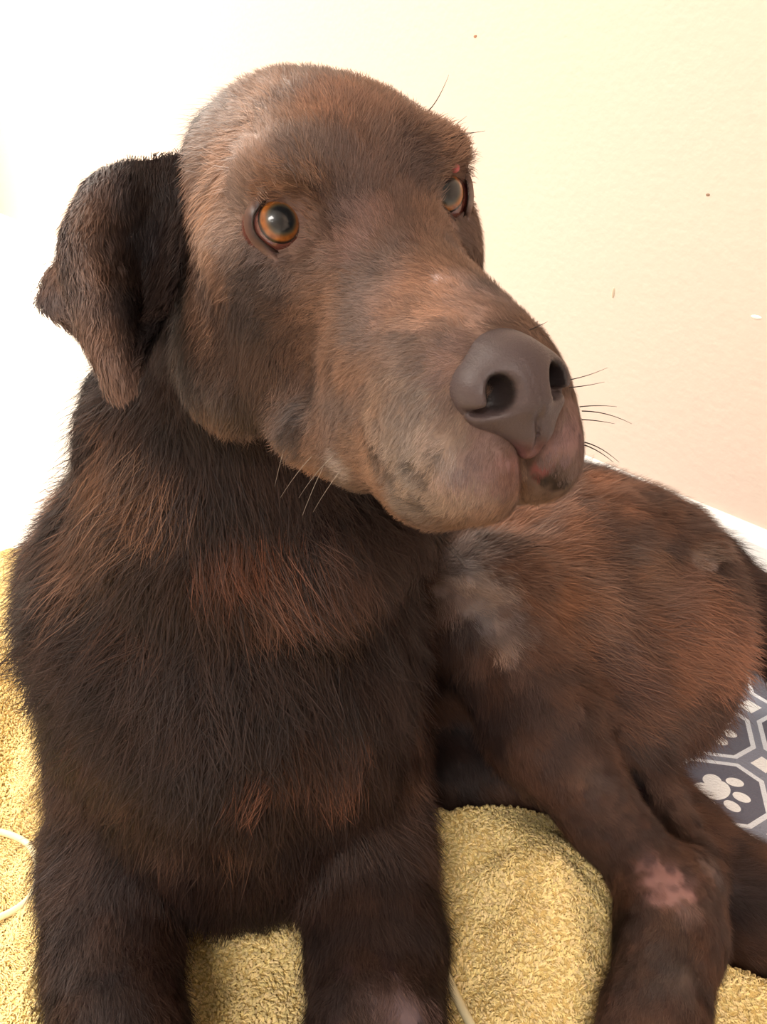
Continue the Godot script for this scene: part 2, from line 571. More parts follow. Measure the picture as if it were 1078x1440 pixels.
func grid_mesh(rows: Array, closed := false, colors: Array = []) -> ArrayMesh:     # rows of points -> smooth sheet; normals from the neighbours
	var h := rows.size()
	var w: int = rows[0].size()
	var pos := PackedVector3Array()
	var nor := PackedVector3Array()
	var col := PackedColorArray()
	var uv := PackedVector2Array()
	for i in h: for j in w:
		pos.append(rows[i][j])
		var a: Vector3 = rows[mini(i + 1, h - 1)][j] - rows[maxi(i - 1, 0)][j]
		var j0 := (j - 1 + w) % w if closed else maxi(j - 1, 0)
		var j1 := (j + 1) % w if closed else mini(j + 1, w - 1)
		var b: Vector3 = rows[i][j1] - rows[i][j0]
		nor.append(a.cross(b).normalized())
		uv.append(Vector2(float(j) / (w - 1), float(i) / (h - 1)))
		if colors.size(): col.append(colors[i])
	var ind := PackedInt32Array()
	for i in h - 1: for j in (w if closed else w - 1):
		var q := i * w + j
		var q1 := i * w + (j + 1) % w
		ind.append_array(PackedInt32Array([q, q1, q + w, q1, q1 + w, q + w]))
	return array_mesh(pos, nor, wound(pos, nor, ind), col, uv)

func tube(points: PackedVector3Array, r0: float, r1: float, sides := 6) -> ArrayMesh:
	var pos := PackedVector3Array()
	var nor := PackedVector3Array()
	var uv := PackedVector2Array()
	var ind := PackedInt32Array()
	var n := points.size()
	for i in n:
		var d := (points[mini(i + 1, n - 1)] - points[maxi(i - 1, 0)]).normalized()
		var x := d.cross(Vector3(0.31, 0.9, 0.2)).normalized()
		var y := d.cross(x)
		var r := lerpf(r0, r1, float(i) / (n - 1))
		for s in sides:
			var a := TAU * s / sides
			var q := x * cos(a) + y * sin(a)
			pos.append(points[i] + q * r); nor.append(q); uv.append(Vector2(float(s) / sides, i))
	for i in n - 1: for s in sides:
		var q := i * sides + s
		var q1 := i * sides + (s + 1) % sides
		ind.append_array(PackedInt32Array([q, q1, q + sides, q1, q1 + sides, q + sides]))
	return array_mesh(pos, nor, wound(pos, nor, ind), PackedColorArray(), uv)

func smooth_curve(p: PackedVector3Array, steps: int, closed := false) -> PackedVector3Array:
	var out := PackedVector3Array()
	var n := p.size()
	for i in (n if closed else n - 1):
		var a := p[(i - 1 + n) % n] if closed else p[maxi(i - 1, 0)]
		var d := p[(i + 2) % n] if closed else p[mini(i + 2, n - 1)]
		for k in steps:
			out.append(p[i].cubic_interpolate(p[(i + 1) % n], a, d, float(k) / steps))
	if not closed: out.append(p[n - 1])
	return out

func patch(rows: Array, steps: int) -> Array:            # Catmull-Rom in both directions
	var wide := []
	for r in rows: wide.append(smooth_curve(PackedVector3Array(r), steps))
	var out := []
	var cols: Array = []
	for j in wide[0].size():
		var c := PackedVector3Array()
		for i in wide.size(): c.append(wide[i][j])
		cols.append(smooth_curve(c, steps))
	for i in cols[0].size():
		var r := []
		for j in cols.size(): r.append(cols[j][i])
		out.append(r)
	return out

# ---------------------------------------------------------------- the dog
var fur_mat: StandardMaterial3D

func make_eye(dog: Node3D, opening: Array, iris_u: float, iris_v: float, gaze: Vector3, depth_shift: float, lid_label: String) -> void:
	var apex_depth := -(cam_basis.transposed() * (hd(-36 if iris_u < 520 else 35.5, 2 if iris_u < 520 else 5, -1) - cam_at)).z + depth_shift
	var apex := at(iris_u, iris_v, apex_depth)
	var R := 0.0112
	var centre := apex - gaze * R
	var z := gaze
	var x := Vector3.UP.cross(z).normalized()
	var eye := Node3D.new()
	eye.name = "eye"
	eye.transform = Transform3D(Basis(x, z.cross(x), z), centre)
	dog.add_child(eye, true)
	var white := mat(Color(0.34, 0.19, 0.16), 0.2)
	white.clearcoat_enabled = true; white.clearcoat_roughness = 0.05
	put("eyeball", sphere_cap(R, 0.0, PI, 40, 30), white, eye)
	# the iris shows through a clear dome that bulges a little further than the ball
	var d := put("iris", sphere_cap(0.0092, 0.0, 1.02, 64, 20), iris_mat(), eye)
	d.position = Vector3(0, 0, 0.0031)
	# lids: from the ball over a moist rim out to the face
	var poly := PackedVector3Array()
	for o in opening: poly.append(Vector3(o[0], o[1], 0))
	poly = smooth_curve(poly, 6, true)
	var mid := Vector3.ZERO
	for p in poly: mid += p
	mid /= poly.size()
	var rows := [[], [], [], [], [], []]
	for p in poly:
		var rim := on_ball(p, centre, R + 0.0010)
		rows[0].append(on_ball(mid + (p - mid) * 0.94, centre, R - 0.0012))
		rows[1].append(on_ball(mid + (p - mid) * 1.0, centre, R + 0.0004))
		rows[2].append(on_ball(mid + (p - mid) * 1.05, centre, R + 0.0013))
		rows[3].append(on_ball(mid + (p - mid) * 1.13, centre, R + 0.0014))
		var far := hit((mid + (p - mid) * 1.5).x, (mid + (p - mid) * 1.5).y)
		far += slope(far) * 0.0003
		rows[4].append(rows[3][-1].lerp(far, 0.55) + slope(far) * 0.0004)
		rows[5].append(far - slope(far) * 0.0012)
	var dark := Color(0.10, 0.055, 0.045).srgb_to_linear()
	var lid := mat(Color.WHITE, 0.42)
	lid.vertex_color_use_as_albedo = true
	var o := put("eyelid", grid_mesh(rows, true, [Color(0.30, 0.11, 0.10).srgb_to_linear(), Color(0.17, 0.08, 0.075).srgb_to_linear(), dark, Color(0.19, 0.13, 0.115).srgb_to_linear(), Color(0.36, 0.275, 0.24).srgb_to_linear(), Color(0.38, 0.30, 0.26).srgb_to_linear()]), lid, dog)
	o.set_meta("label", lid_label)

func on_ball(p: Vector3, centre: Vector3, r: float) -> Vector3:
	var d := ray(p.x, p.y)
	var oc := cam_at - centre
	var b := oc.dot(d)
	var h := b * b - oc.length_squared() + r * r
	if h < 0.0:
		return centre + (cam_at - d * b - centre).normalized() * r
	return cam_at + d * (-b - sqrt(h))

var iris_made: StandardMaterial3D
func iris_mat() -> StandardMaterial3D:
	if iris_made: return iris_made
	var im := Image.create(256, 96, false, Image.FORMAT_RGB8)
	var nz := FastNoiseLite.new()
	nz.seed = 5; nz.frequency = 0.05
	for x in 256: for y in 96:
		var t := y / 95.0
		var a := TAU * x / 256.0
		var streak := nz.get_noise_3d(cos(a) * 60.0 * t, sin(a) * 60.0 * t, 5.0) * t
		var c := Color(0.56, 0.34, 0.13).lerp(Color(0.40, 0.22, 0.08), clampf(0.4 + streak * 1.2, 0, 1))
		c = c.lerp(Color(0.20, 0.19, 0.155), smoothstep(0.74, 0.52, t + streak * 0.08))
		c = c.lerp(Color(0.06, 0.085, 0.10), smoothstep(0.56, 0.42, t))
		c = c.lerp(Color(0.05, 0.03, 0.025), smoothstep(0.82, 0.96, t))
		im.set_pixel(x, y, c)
	iris_made = mat(Color.WHITE, 0.3)
	iris_made.clearcoat_enabled = true; iris_made.clearcoat = 0.6; iris_made.clearcoat_roughness = 0.02
	iris_made.albedo_texture = ImageTexture.create_from_image(im)
	return iris_made

func make_ear(dog: Node3D) -> void:
	var d0 := -(cam_basis.transposed() * (hd(-60, 22, -74) - cam_at)).z
	var P := func(a: Array) -> Vector3: return at(a[0], a[1], d0 + a[2] * 0.001)
	var flap := [
		[[262, 215, 14], [215, 225, 6], [180, 228, 3], [150, 237, 4], [130, 252, 10]],
		[[262, 262, 8], [215, 266, 8], [175, 266, 1], [135, 272, -3], [108, 288, 8]],
		[[258, 315, 6], [212, 322, 16], [170, 325, 10], [120, 325, -8], [88, 330, 6]],
		[[252, 375, 6], [205, 385, 22], [168, 385, 10], [125, 385, -12], [85, 378, 4]],
		[[238, 430, 4], [200, 440, 18], [168, 440, -4], [135, 440, -14], [102, 428, 2]],
		[[212, 475, -6], [194, 485, 0], [168, 490, -12], [142, 490, -14], [119, 478, -2]],
		[[196, 505, -8], [185, 520, -10], [167, 524, -14], [149, 518, -14], [135, 508, -8]],
		[[185, 534, -10], [177, 543, -11], [167, 547, -12], [157, 544, -12], [148, 535, -10]]]
	var back := [
		[[112, 345, 12], [96, 352, 18], [86, 366, 22]], [[124, 400, 12], [92, 398, 22], [61, 406, 26]],
		[[132, 440, 12], [96, 440, 22], [63, 432, 26]], [[136, 472, 10], [118, 472, 16], [104, 462, 22]]]
	var pos := PackedVector3Array()
	var nor := PackedVector3Array()
	var ind := PackedInt32Array()
	var flow := PackedVector3Array()
	for sheet in [flap, back]:
		var pts := []
		for r in sheet:
			var line := []
			for p in r: line.append(P.call(p))
			pts.append(line)
		var rows := patch(pts, 5)
		var h := rows.size()
		var w: int = rows[0].size()
		var base := pos.size()
		for side in 2:
			for i in h: for j in w:
				var a: Vector3 = rows[mini(i + 1, h - 1)][j] - rows[maxi(i - 1, 0)][j]
				var b: Vector3 = rows[i][mini(j + 1, w - 1)] - rows[i][maxi(j - 1, 0)]
				var n := a.cross(b).normalized()
				if n.dot(cam_at - rows[i][j]) < 0.0: n = -n
				var edge := minf(minf(i, h - 1 - i), minf(j, w - 1 - j))
				pos.append(rows[i][j] + n * 0.0022 * (1.0 if side == 0 else -1.0) * minf(1.0, edge * 0.5 + 0.25))
				nor.append(n if side == 0 else -n)
				flow.append(a.normalized())
		for side in 2:
			for i in h - 1: for j in w - 1:
				var q := base + side * h * w + i * w + j
				ind.append_array(PackedInt32Array([q, q + 1, q + w, q + 1, q + w + 1, q + w]))
		var ring := []
		for j in w - 1: ring.append(j)
		for i in h - 1: ring.append(i * w + w - 1)
		for j in w - 1: ring.append((h - 1) * w + w - 1 - j)
		for i in h - 1: ring.append((h - 1 - i) * w)
		for k in ring.size():
			var q: int = base + ring[k]
			var q1: int = base + ring[(k + 1) % ring.size()]
			ind.append_array(PackedInt32Array([q, q1, q + h * w, q1, q1 + h * w, q + h * w]))
	ind = wound(pos, nor, ind)
	var color := PackedColorArray()
	var length := PackedFloat32Array()
	var bare := PackedFloat32Array()
	var bucket := PackedByteArray()
	for p in pos:
		var px := cam_basis.transposed() * (p - cam_at)
		var u := 539.0 - FOCAL * px.x / px.z
		var v := 720.0 + FOCAL * px.y / px.z
		var fold := smoothstep(150.0, 185.0, u - maxf(0.0, v - 400.0) * 0.12) * smoothstep(560.0, 470.0, v)      # hollow of the ear: dark hair plus painted shade, darker than the flap
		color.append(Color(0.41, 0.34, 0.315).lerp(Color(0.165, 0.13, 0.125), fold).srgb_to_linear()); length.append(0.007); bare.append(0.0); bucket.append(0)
	var m := mat(Color.WHITE, 0.8, 0.2)
	m.vertex_color_use_as_albedo = true
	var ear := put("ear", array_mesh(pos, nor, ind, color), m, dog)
	ear.set_meta("label", "dark folded ear hanging beside the cheek")
	if FURRY:
		var t := Tufts.new()
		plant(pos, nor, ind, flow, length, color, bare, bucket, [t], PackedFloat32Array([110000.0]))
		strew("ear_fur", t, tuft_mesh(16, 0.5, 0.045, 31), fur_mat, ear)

func make_nose(dog: Node3D) -> void:
	var c := hd(0, -42, 86)
	var n := net(c - Vector3.ONE * 0.045, c + Vector3.ONE * 0.045, 0.0009, nose_list)
	var m := mat(Color(0.285, 0.235, 0.235), 0.5, 0.4)
	var nz := FastNoiseLite.new()
	nz.noise_type = FastNoiseLite.TYPE_CELLULAR
	nz.frequency = 0.06
	var tex := NoiseTexture2D.new()
	tex.width = 256; tex.height = 256; tex.seamless = true; tex.noise = nz; tex.as_normal_map = true; tex.bump_strength = 6.0
	m.normal_enabled = true; m.normal_texture = tex; m.normal_scale = 0.5
	m.uv1_triplanar = true; m.uv1_scale = Vector3.ONE * 90.0
	m.vertex_color_use_as_albedo = true
	m.albedo_color = Color.WHITE
	var col := PackedColorArray()
	var leather := Color(0.255, 0.212, 0.212).srgb_to_linear()
	for p in n[0]:
		var c_ := leather
		for s: float in [-1.0, 1.0]:                    # the lining of each nostril is black
			var q: Vector3 = head.affine_inverse() * p * 1000.0 - Vector3(9.5 * s - 0.3, -42.0, 93.0)
			var d := Vector3(q.x / 5.0, q.y / 6.2, q.z / 8.0).length()
			c_ = c_.lerp(Color(0.012, 0.009, 0.009), smoothstep(1.1, 0.8, d))
		var pink: float = (head.affine_inverse() * p * 1000.0).y
		c_ = c_.lerp(Color(0.36, 0.22, 0.21).srgb_to_linear(), smoothstep(-56.0, -64.0, pink) * 0.6)
		col.append(c_)
	var o := put("nose", array_mesh(n[0], n[1], n[2], col), m, dog)
	o.set_meta("label", "grey brown leathery nose with two dark nostrils")

func whisker(dog: Node3D, u: float, v: float, du: float, dv: float, sag: float, dark := true) -> void:
	var p := hit(u, v)
	var depth := -(cam_basis.transposed() * (p - cam_at)).z
	var pts := PackedVector3Array()
	for k in 7:
		var t := k / 6.0
		pts.append(at(u + du * t, v + dv * t + sag * t * t, depth + 0.01 * t))
	put("whisker", tube(pts, 0.00024 if dark else 0.00014, 0.00006, 4), whisker_dark if dark else whisker_pale, dog)

var whisker_dark := StandardMaterial3D.new()
var whisker_pale := StandardMaterial3D.new()

func make_dog() -> void:
	var dog := Node3D.new()
	dog.name = "dog"
	dog.position = Vector3.ZERO
	add_child(dog)
	tag(dog, "chocolate brown dog with amber eyes and a greying muzzle lying on a yellow towel", "dog")
	shape_dog()
	rough_noise.seed = 11; rough_noise.frequency = 0.06
	clump_noise.seed = 23; clump_noise.frequency = 0.055
	fur_mat = mat(Color.WHITE, 0.55, 0.35)
	fur_mat.vertex_color_use_as_albedo = true
	var n := net(Vector3(-0.3, -0.02, -1.05), Vector3(0.55, 0.62, 0.02), CELL, everything)
	skin_pos = n[0]; skin_nor = n[1]; skin_zone = n[3]
	var ind: PackedInt32Array = n[2]
	coat_table()
	var chunks := int(ceil(skin_pos.size() / float(CHUNK)))
	skin_chunks.resize(chunks)
	var job := WorkerThreadPool.add_group_task(groom_chunk, chunks, -1, true)
	WorkerThreadPool.wait_for_group_task_completion(job)
	var flow := PackedVector3Array()
	var length := PackedFloat32Array()
	var color := PackedColorArray()
	var bare := PackedFloat32Array()
	for c in skin_chunks:
		flow.append_array(c[0]); length.append_array(c[1]); color.append_array(c[2]); bare.append_array(c[3])
	var skin := mat(Color.WHITE, 0.75, 0.25)
	skin.vertex_color_use_as_albedo = true
	var under := PackedColorArray()
	for i in color.size():
		under.append(color[i] * lerpf(0.6, 1.0, bare[i]))
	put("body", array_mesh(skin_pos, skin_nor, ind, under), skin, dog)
	make_nose(dog)
	var look := (cam_at + Vector3(0.12, 0.10, 0.0))
	var right_eye := hd(-36, 2, -2)
	var left_eye := hd(35, 5, -2)
	make_eye(dog, [[368, 290], [388, 274], [408, 276], [424, 296], [438, 333], [424, 350], [404, 358], [378, 345], [360, 326], [358, 306]], 396, 308, (look - right_eye).normalized(), 0.0012, "brown rimmed eyelids of the nearer eye")
	make_eye(dog, [[616, 252], [624, 236], [638, 230], [652, 248], [657, 275], [652, 300], [644, 310], [634, 300], [624, 288], [616, 272]], 629, 267, (look - left_eye).normalized(), 0.0, "eyelids of the farther eye with a small pink bump")
	var bump := put("eyelid_growth", sphere_cap(0.0019, 0.0, PI, 16, 10), mat(Color(0.66, 0.30, 0.32), 0.3), dog)
	bump.position = hit(639, 236) - ray(639, 236) * 0.0004
	bump.set_meta("label", "small pink bump on the upper eyelid")
	make_ear(dog)
	if FURRY:
		var names := ["chest_fur", "neck_fur", "head_fur", "foreleg_fur", "hind_leg_fur", "tail_fur"]
		var outs := []
		for k in 6: outs.append(Tufts.new())
		plant(skin_pos, skin_nor, ind, flow, length, color, bare, skin_zone, outs, PackedFloat32Array([19000, 19000, 32000, 21000, 21000, 17000]))
		for k in 6:
			strew(names[k], outs[k], tuft_mesh(78, 1.0, 0.028, 40 + k, 0.1) if k == 2 else tuft_mesh(96, 0.75, 0.0135 if k < 2 else 0.016, 40 + k, 0.6 if k < 2 else 0.25), fur_mat, dog)
	whisker_dark.albedo_color = Color(0.12, 0.09, 0.08)
	whisker_pale.albedo_color = Color(0.5, 0.46, 0.42)
	for w in [[796, 535, 58, -10, -8], [800, 545, 50, -4, -4], [815, 572, 52, -6, 6], [818, 578, 70, 0, 18], [818, 590, 46, 2, 4], [822, 622, 48, 12, 16], [822, 626, 40, 14, 10], [744, 464, 26, -10, -2], [603, 155, 28, -28, -22], [622, 185, 34, -14, -8], [626, 196, 56, -16, 4], [622, 192, 44, -8, 2]]:
		whisker(dog, w[0], w[1], w[2], w[3], w[4])
	for w in [[470, 640, -50, 40, 20], [480, 660, -40, 50, 10], [440, 640, -46, 46, 14], [455, 655, -30, 60, 10], [400, 628, -14, 50, 6]]:
		whisker(dog, w[0], w[1], w[2], w[3], w[4], false)
	settle(dog, Vector3(-0.02, 0.006, -0.55))

func settle(o: Node3D, base: Vector3) -> void:            # put a thing's origin at its base
	o.position = base
	for c in o.get_children():
		c.position -= base

func coat_table() -> void:
	zone_color = [Color(0.185, 0.115, 0.095), Color(0.20, 0.125, 0.10), Color(0.39, 0.295, 0.24), Color(0.225, 0.16, 0.14), Color(0.34, 0.235, 0.185), Color(0.25, 0.17, 0.145)]
	for i in 6: zone_color[i] = zone_color[i].srgb_to_linear()
	# place, the way the hair points, its length
	for c in [[470, 200, 0, -1, 9], [430, 130, -0.4, -1, 10], [330, 190, -0.9, -0.3, 11], [300, 270, -0.8, 0.6, 12], [255, 320, -0.6, 0.8, 12], [560, 160, 0.4, -1, 9], [615, 190, 0.8, -0.5, 8],
			[520, 270, 0.1, -1, 7], [590, 330, -0.2, -1, 6], [480, 330, -0.8, -0.4, 6], [345, 250, -0.6, -0.7, 8], [440, 270, -0.3, -1, 8], [570, 410, -1, -0.5, 5], [640, 430, -1, -0.8, 4], [655, 350, 0.3, 0.9, 5],
			[330, 420, -0.5, 0.8, 9], [430, 430, -0.7, 0.6, 6], [390, 370, -0.8, 0.5, 6], [270, 420, -0.4, 0.9, 12], [240, 520, -0.4, 0.9, 12], [360, 540, -0.5, 0.8, 10], [450, 560, -0.7, 0.5, 6], [540, 500, -1, 0.2, 4],
			[560, 600, -0.6, 0.7, 4], [640, 660, -0.4, 0.9, 4], [600, 715, -0.7, 0.5, 5], [700, 650, -0.4, 0.9, 4], [720, 610, -0.6, 0.8, 3], [500, 660, -0.8, 0.4, 5], [800, 600, 0.3, 1, 3], [785, 660, 0.1, 1, 3],
			[300, 610, 0.1, 1, 16], [420, 660, 0.3, 1, 18], [350, 720, 0.2, 1, 26], [480, 730, 0.5, 0.9, 22], [150, 640, -0.5, 0.9, 20], [100, 740, -0.8, 0.6, 28], [200, 720, -0.6, 0.75, 28], [50, 820, -0.8, 0.5, 30], [130, 850, -0.6, 0.6, 30],
			[230, 850, -0.3, 1, 28], [330, 860, 0.1, 1, 30], [440, 810, 0.5, 0.9, 30], [400, 880, 0.3, 1, 30], [560, 820, 0.2, 1, 20], [520, 930, 0.1, 1, 26], [590, 960, 0.4, 0.9, 18], [330, 1000, 0.0, 1, 28], [120, 1000, -0.6, 0.8, 26],
			[450, 1050, 0.1, 1, 28], [250, 1120, -0.2, 1, 26], [390, 1180, 0.1, 1, 24], [520, 1150, 0.3, 0.9, 22], [330, 1250, 0.0, 1, 20], [120, 1180, -0.4, 0.9, 20], [160, 1300, -0.1, 1, 13], [165, 1400, 0.05, 1, 10], [520, 1300, 0.15, 1, 13], [530, 1400, 0.05, 1, 10],
			[650, 760, 1, -0.15, 17], [740, 720, 1, -0.05, 18], [850, 690, 1, 0.3, 13], [760, 790, 1, 0.15, 18], [860, 800, 0.9, 0.4, 18], [920, 740, 0.9, 0.5, 11], [690, 830, 0.7, 0.6, 9], [640, 900, 0.3, 0.9, 12], [720, 940, 0.4, 0.9, 13], [800, 900, 0.7, 0.7, 18],
			[880, 920, 0.7, 0.7, 24], [960, 880, 0.9, 0.35, 24], [1030, 900, 0.8, 0.5, 26], [1010, 980, 0.6, 0.7, 26], [900, 1010, 0.6, 0.6, 24], [850, 1020, 0.5, 0.8, 10], [760, 1060, 0.5, 0.85, 8], [830, 1140, 0.6, 0.8, 5], [900, 1130, 0.6, 0.8, 5], [880, 1060, 0.6, 0.8, 6], [940, 1230, 0.4, 0.9, 5],
			[1000, 1230, 0.4, 0.9, 5], [930, 1330, -0.1, 1, 7], [920, 1420, -0.1, 1, 7], [1040, 1230, 0.9, 0.45, 10], [1050, 1290, 0.9, 0.5, 10], [960, 745, 0.8, 0.6, 14], [1050, 820, 0.8, 0.6, 22], [660, 1050, 0.3, 0.9, 12]]:
		comb(c[0], c[1], c[2], c[3], c[4])
	# place, radius, colour, how bare
	for c in [
			# head; left side paler for painted light, cheek darker for painted shade
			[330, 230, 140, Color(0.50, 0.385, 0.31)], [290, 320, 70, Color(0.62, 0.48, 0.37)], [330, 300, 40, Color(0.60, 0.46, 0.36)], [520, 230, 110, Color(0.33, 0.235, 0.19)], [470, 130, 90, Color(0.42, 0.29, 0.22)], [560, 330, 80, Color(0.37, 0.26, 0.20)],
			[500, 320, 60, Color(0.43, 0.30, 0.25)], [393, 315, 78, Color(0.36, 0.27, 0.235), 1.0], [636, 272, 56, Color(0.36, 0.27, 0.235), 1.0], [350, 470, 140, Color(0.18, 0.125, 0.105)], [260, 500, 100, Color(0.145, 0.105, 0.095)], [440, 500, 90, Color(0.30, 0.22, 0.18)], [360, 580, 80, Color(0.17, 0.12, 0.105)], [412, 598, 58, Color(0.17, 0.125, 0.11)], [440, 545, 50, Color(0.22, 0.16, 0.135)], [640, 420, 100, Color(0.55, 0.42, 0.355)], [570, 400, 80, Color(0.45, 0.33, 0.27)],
			[585, 200, 40, Color(0.22, 0.155, 0.13)], [465, 290, 45, Color(0.26, 0.185, 0.15)],
			[560, 590, 130, Color(0.46, 0.385, 0.325)], [600, 680, 110, Color(0.50, 0.43, 0.365)], [500, 690, 60, Color(0.38, 0.31, 0.26)], [690, 630, 70, Color(0.45, 0.345, 0.32), 0.2], [720, 650, 45, Color(0.45, 0.31, 0.30), 0.35], [800, 610, 60, Color(0.43, 0.31, 0.30), 0.35],
			[782, 684, 36, Color(0.06, 0.045, 0.04), 1.0], [762, 660, 22, Color(0.42, 0.18, 0.17), 0.8], [620, 393, 15, Color(0.84, 0.82, 0.86), 0.8], [640, 500, 60, Color(0.44, 0.32, 0.27)], [530, 640, 30, Color(0.24, 0.19, 0.16)],
			[600, 480, 50, Color(0.38, 0.28, 0.22)], [548, 660, 20, Color(0.22, 0.18, 0.155)], [575, 650, 16, Color(0.26, 0.21, 0.18)], [560, 685, 18, Color(0.24, 0.2, 0.17)], [600, 662, 14, Color(0.28, 0.23, 0.2)], [520, 615, 14, Color(0.26, 0.2, 0.17)], [590, 700, 20, Color(0.27, 0.22, 0.185)], [620, 640, 13, Color(0.30, 0.25, 0.21)], [640, 690, 15, Color(0.30, 0.24, 0.21)], [480, 655, 30, Color(0.55, 0.49, 0.44)], [620, 610, 35, Color(0.50, 0.42, 0.36)], [640, 665, 30, Color(0.52, 0.44, 0.40)],
			# neck and chest; left neck made paler, its rim light painted in
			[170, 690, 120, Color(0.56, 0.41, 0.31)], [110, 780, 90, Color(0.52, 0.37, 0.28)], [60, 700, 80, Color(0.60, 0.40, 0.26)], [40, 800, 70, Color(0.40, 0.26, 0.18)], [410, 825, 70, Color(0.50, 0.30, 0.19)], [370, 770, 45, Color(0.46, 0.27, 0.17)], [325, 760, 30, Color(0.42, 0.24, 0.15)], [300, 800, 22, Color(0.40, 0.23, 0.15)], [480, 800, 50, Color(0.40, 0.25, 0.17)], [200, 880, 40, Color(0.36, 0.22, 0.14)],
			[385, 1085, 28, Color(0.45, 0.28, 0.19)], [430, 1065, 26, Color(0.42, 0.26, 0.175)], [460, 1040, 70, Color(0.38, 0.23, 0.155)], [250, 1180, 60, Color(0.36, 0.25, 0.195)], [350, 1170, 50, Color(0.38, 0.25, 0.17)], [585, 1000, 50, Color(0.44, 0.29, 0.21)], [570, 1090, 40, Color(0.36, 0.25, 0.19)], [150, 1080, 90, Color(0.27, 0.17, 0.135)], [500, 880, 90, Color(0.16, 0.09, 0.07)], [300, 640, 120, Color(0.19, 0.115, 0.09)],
			[568, 1422, 58, Color(0.40, 0.33, 0.345), 0.9],
			# hindquarters; shade painted in the leg hollow, below the buttock, on the belly
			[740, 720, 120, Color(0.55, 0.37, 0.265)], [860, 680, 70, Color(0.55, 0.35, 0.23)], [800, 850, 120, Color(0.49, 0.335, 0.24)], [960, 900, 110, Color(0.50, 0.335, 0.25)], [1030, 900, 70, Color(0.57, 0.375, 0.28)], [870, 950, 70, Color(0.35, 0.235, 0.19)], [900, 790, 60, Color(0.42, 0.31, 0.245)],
			[680, 850, 62, Color(0.50, 0.45, 0.44), 0.55], [650, 820, 50, Color(0.46, 0.40, 0.38), 0.5], [630, 840, 35, Color(0.50, 0.42, 0.40), 0.6], [712, 890, 32, Color(0.46, 0.39, 0.36), 0.6], [715, 925, 22, Color(0.58, 0.50, 0.47), 0.7], [650, 900, 45, Color(0.24, 0.18, 0.165), 0.3], [640, 960, 60, Color(0.20, 0.145, 0.13)],
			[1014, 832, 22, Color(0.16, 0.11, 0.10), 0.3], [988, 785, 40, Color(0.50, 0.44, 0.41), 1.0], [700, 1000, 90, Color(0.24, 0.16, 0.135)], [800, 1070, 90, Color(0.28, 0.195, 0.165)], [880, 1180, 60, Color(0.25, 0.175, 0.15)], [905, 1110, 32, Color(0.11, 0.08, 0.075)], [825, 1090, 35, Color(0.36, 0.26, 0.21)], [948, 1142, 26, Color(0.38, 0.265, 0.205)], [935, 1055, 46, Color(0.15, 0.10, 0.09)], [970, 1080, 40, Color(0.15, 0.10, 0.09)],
			[945, 1245, 48, Color(0.54, 0.38, 0.365), 0.85], [925, 1215, 30, Color(0.50, 0.34, 0.32), 0.8], [965, 1285, 30, Color(0.46, 0.36, 0.34), 0.6], [1002, 1225, 30, Color(0.45, 0.36, 0.33), 0.5], [940, 1350, 80, Color(0.30, 0.235, 0.205)], [960, 1380, 40, Color(0.38, 0.31, 0.275), 0.3], [870, 1300, 40, Color(0.20, 0.14, 0.12)],
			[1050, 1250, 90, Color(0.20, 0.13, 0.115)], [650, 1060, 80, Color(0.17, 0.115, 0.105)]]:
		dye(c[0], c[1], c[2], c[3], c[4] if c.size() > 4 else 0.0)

# ---------------------------------------------------------------- the place
const FLOOR_Y := -0.035
var wall_at := Vector3(0.3675, 0, -1.035)
var along := Vector3(-0.546, 0, -0.838)       # along the wall, away from the camera
var off := Vector3(-0.838, 0, 0.546)          # out of the wall, into the room

func place(s: float, y: float, n: float) -> Vector3:
	return wall_at + along * s + off * n + Vector3.UP * y

func room_basis() -> Basis:
	return Basis(along.normalized(), Vector3.UP, along.normalized().cross(Vector3.UP))   # z points out of the wall or into it

func slab(called: String, s0: float, s1: float, y0: float, y1: float, n0: float, n1: float, m: Material) -> MeshInstance3D:
	var b := BoxMesh.new()
	b.size = Vector3(absf(s1 - s0), absf(y1 - y0), absf(n1 - n0))
	var o := put(called, b, m)
	o.transform = Transform3D(room_basis(), place((s0 + s1) * 0.5, (y0 + y1) * 0.5, (n0 + n1) * 0.5))
	tag(o, "", "", "", "structure")
	return o

func noise_tex(freq: float, seed_: int, normal: bool, strength := 4.0, size := 512, octaves := 4) -> NoiseTexture2D:
	var nz := FastNoiseLite.new()
	nz.seed = seed_; nz.frequency = freq; nz.fractal_octaves = octaves
	var t := NoiseTexture2D.new()
	t.width = size; t.height = size; t.seamless = true; t.noise = nz
	t.as_normal_map = normal
	t.bump_strength = strength
	return t

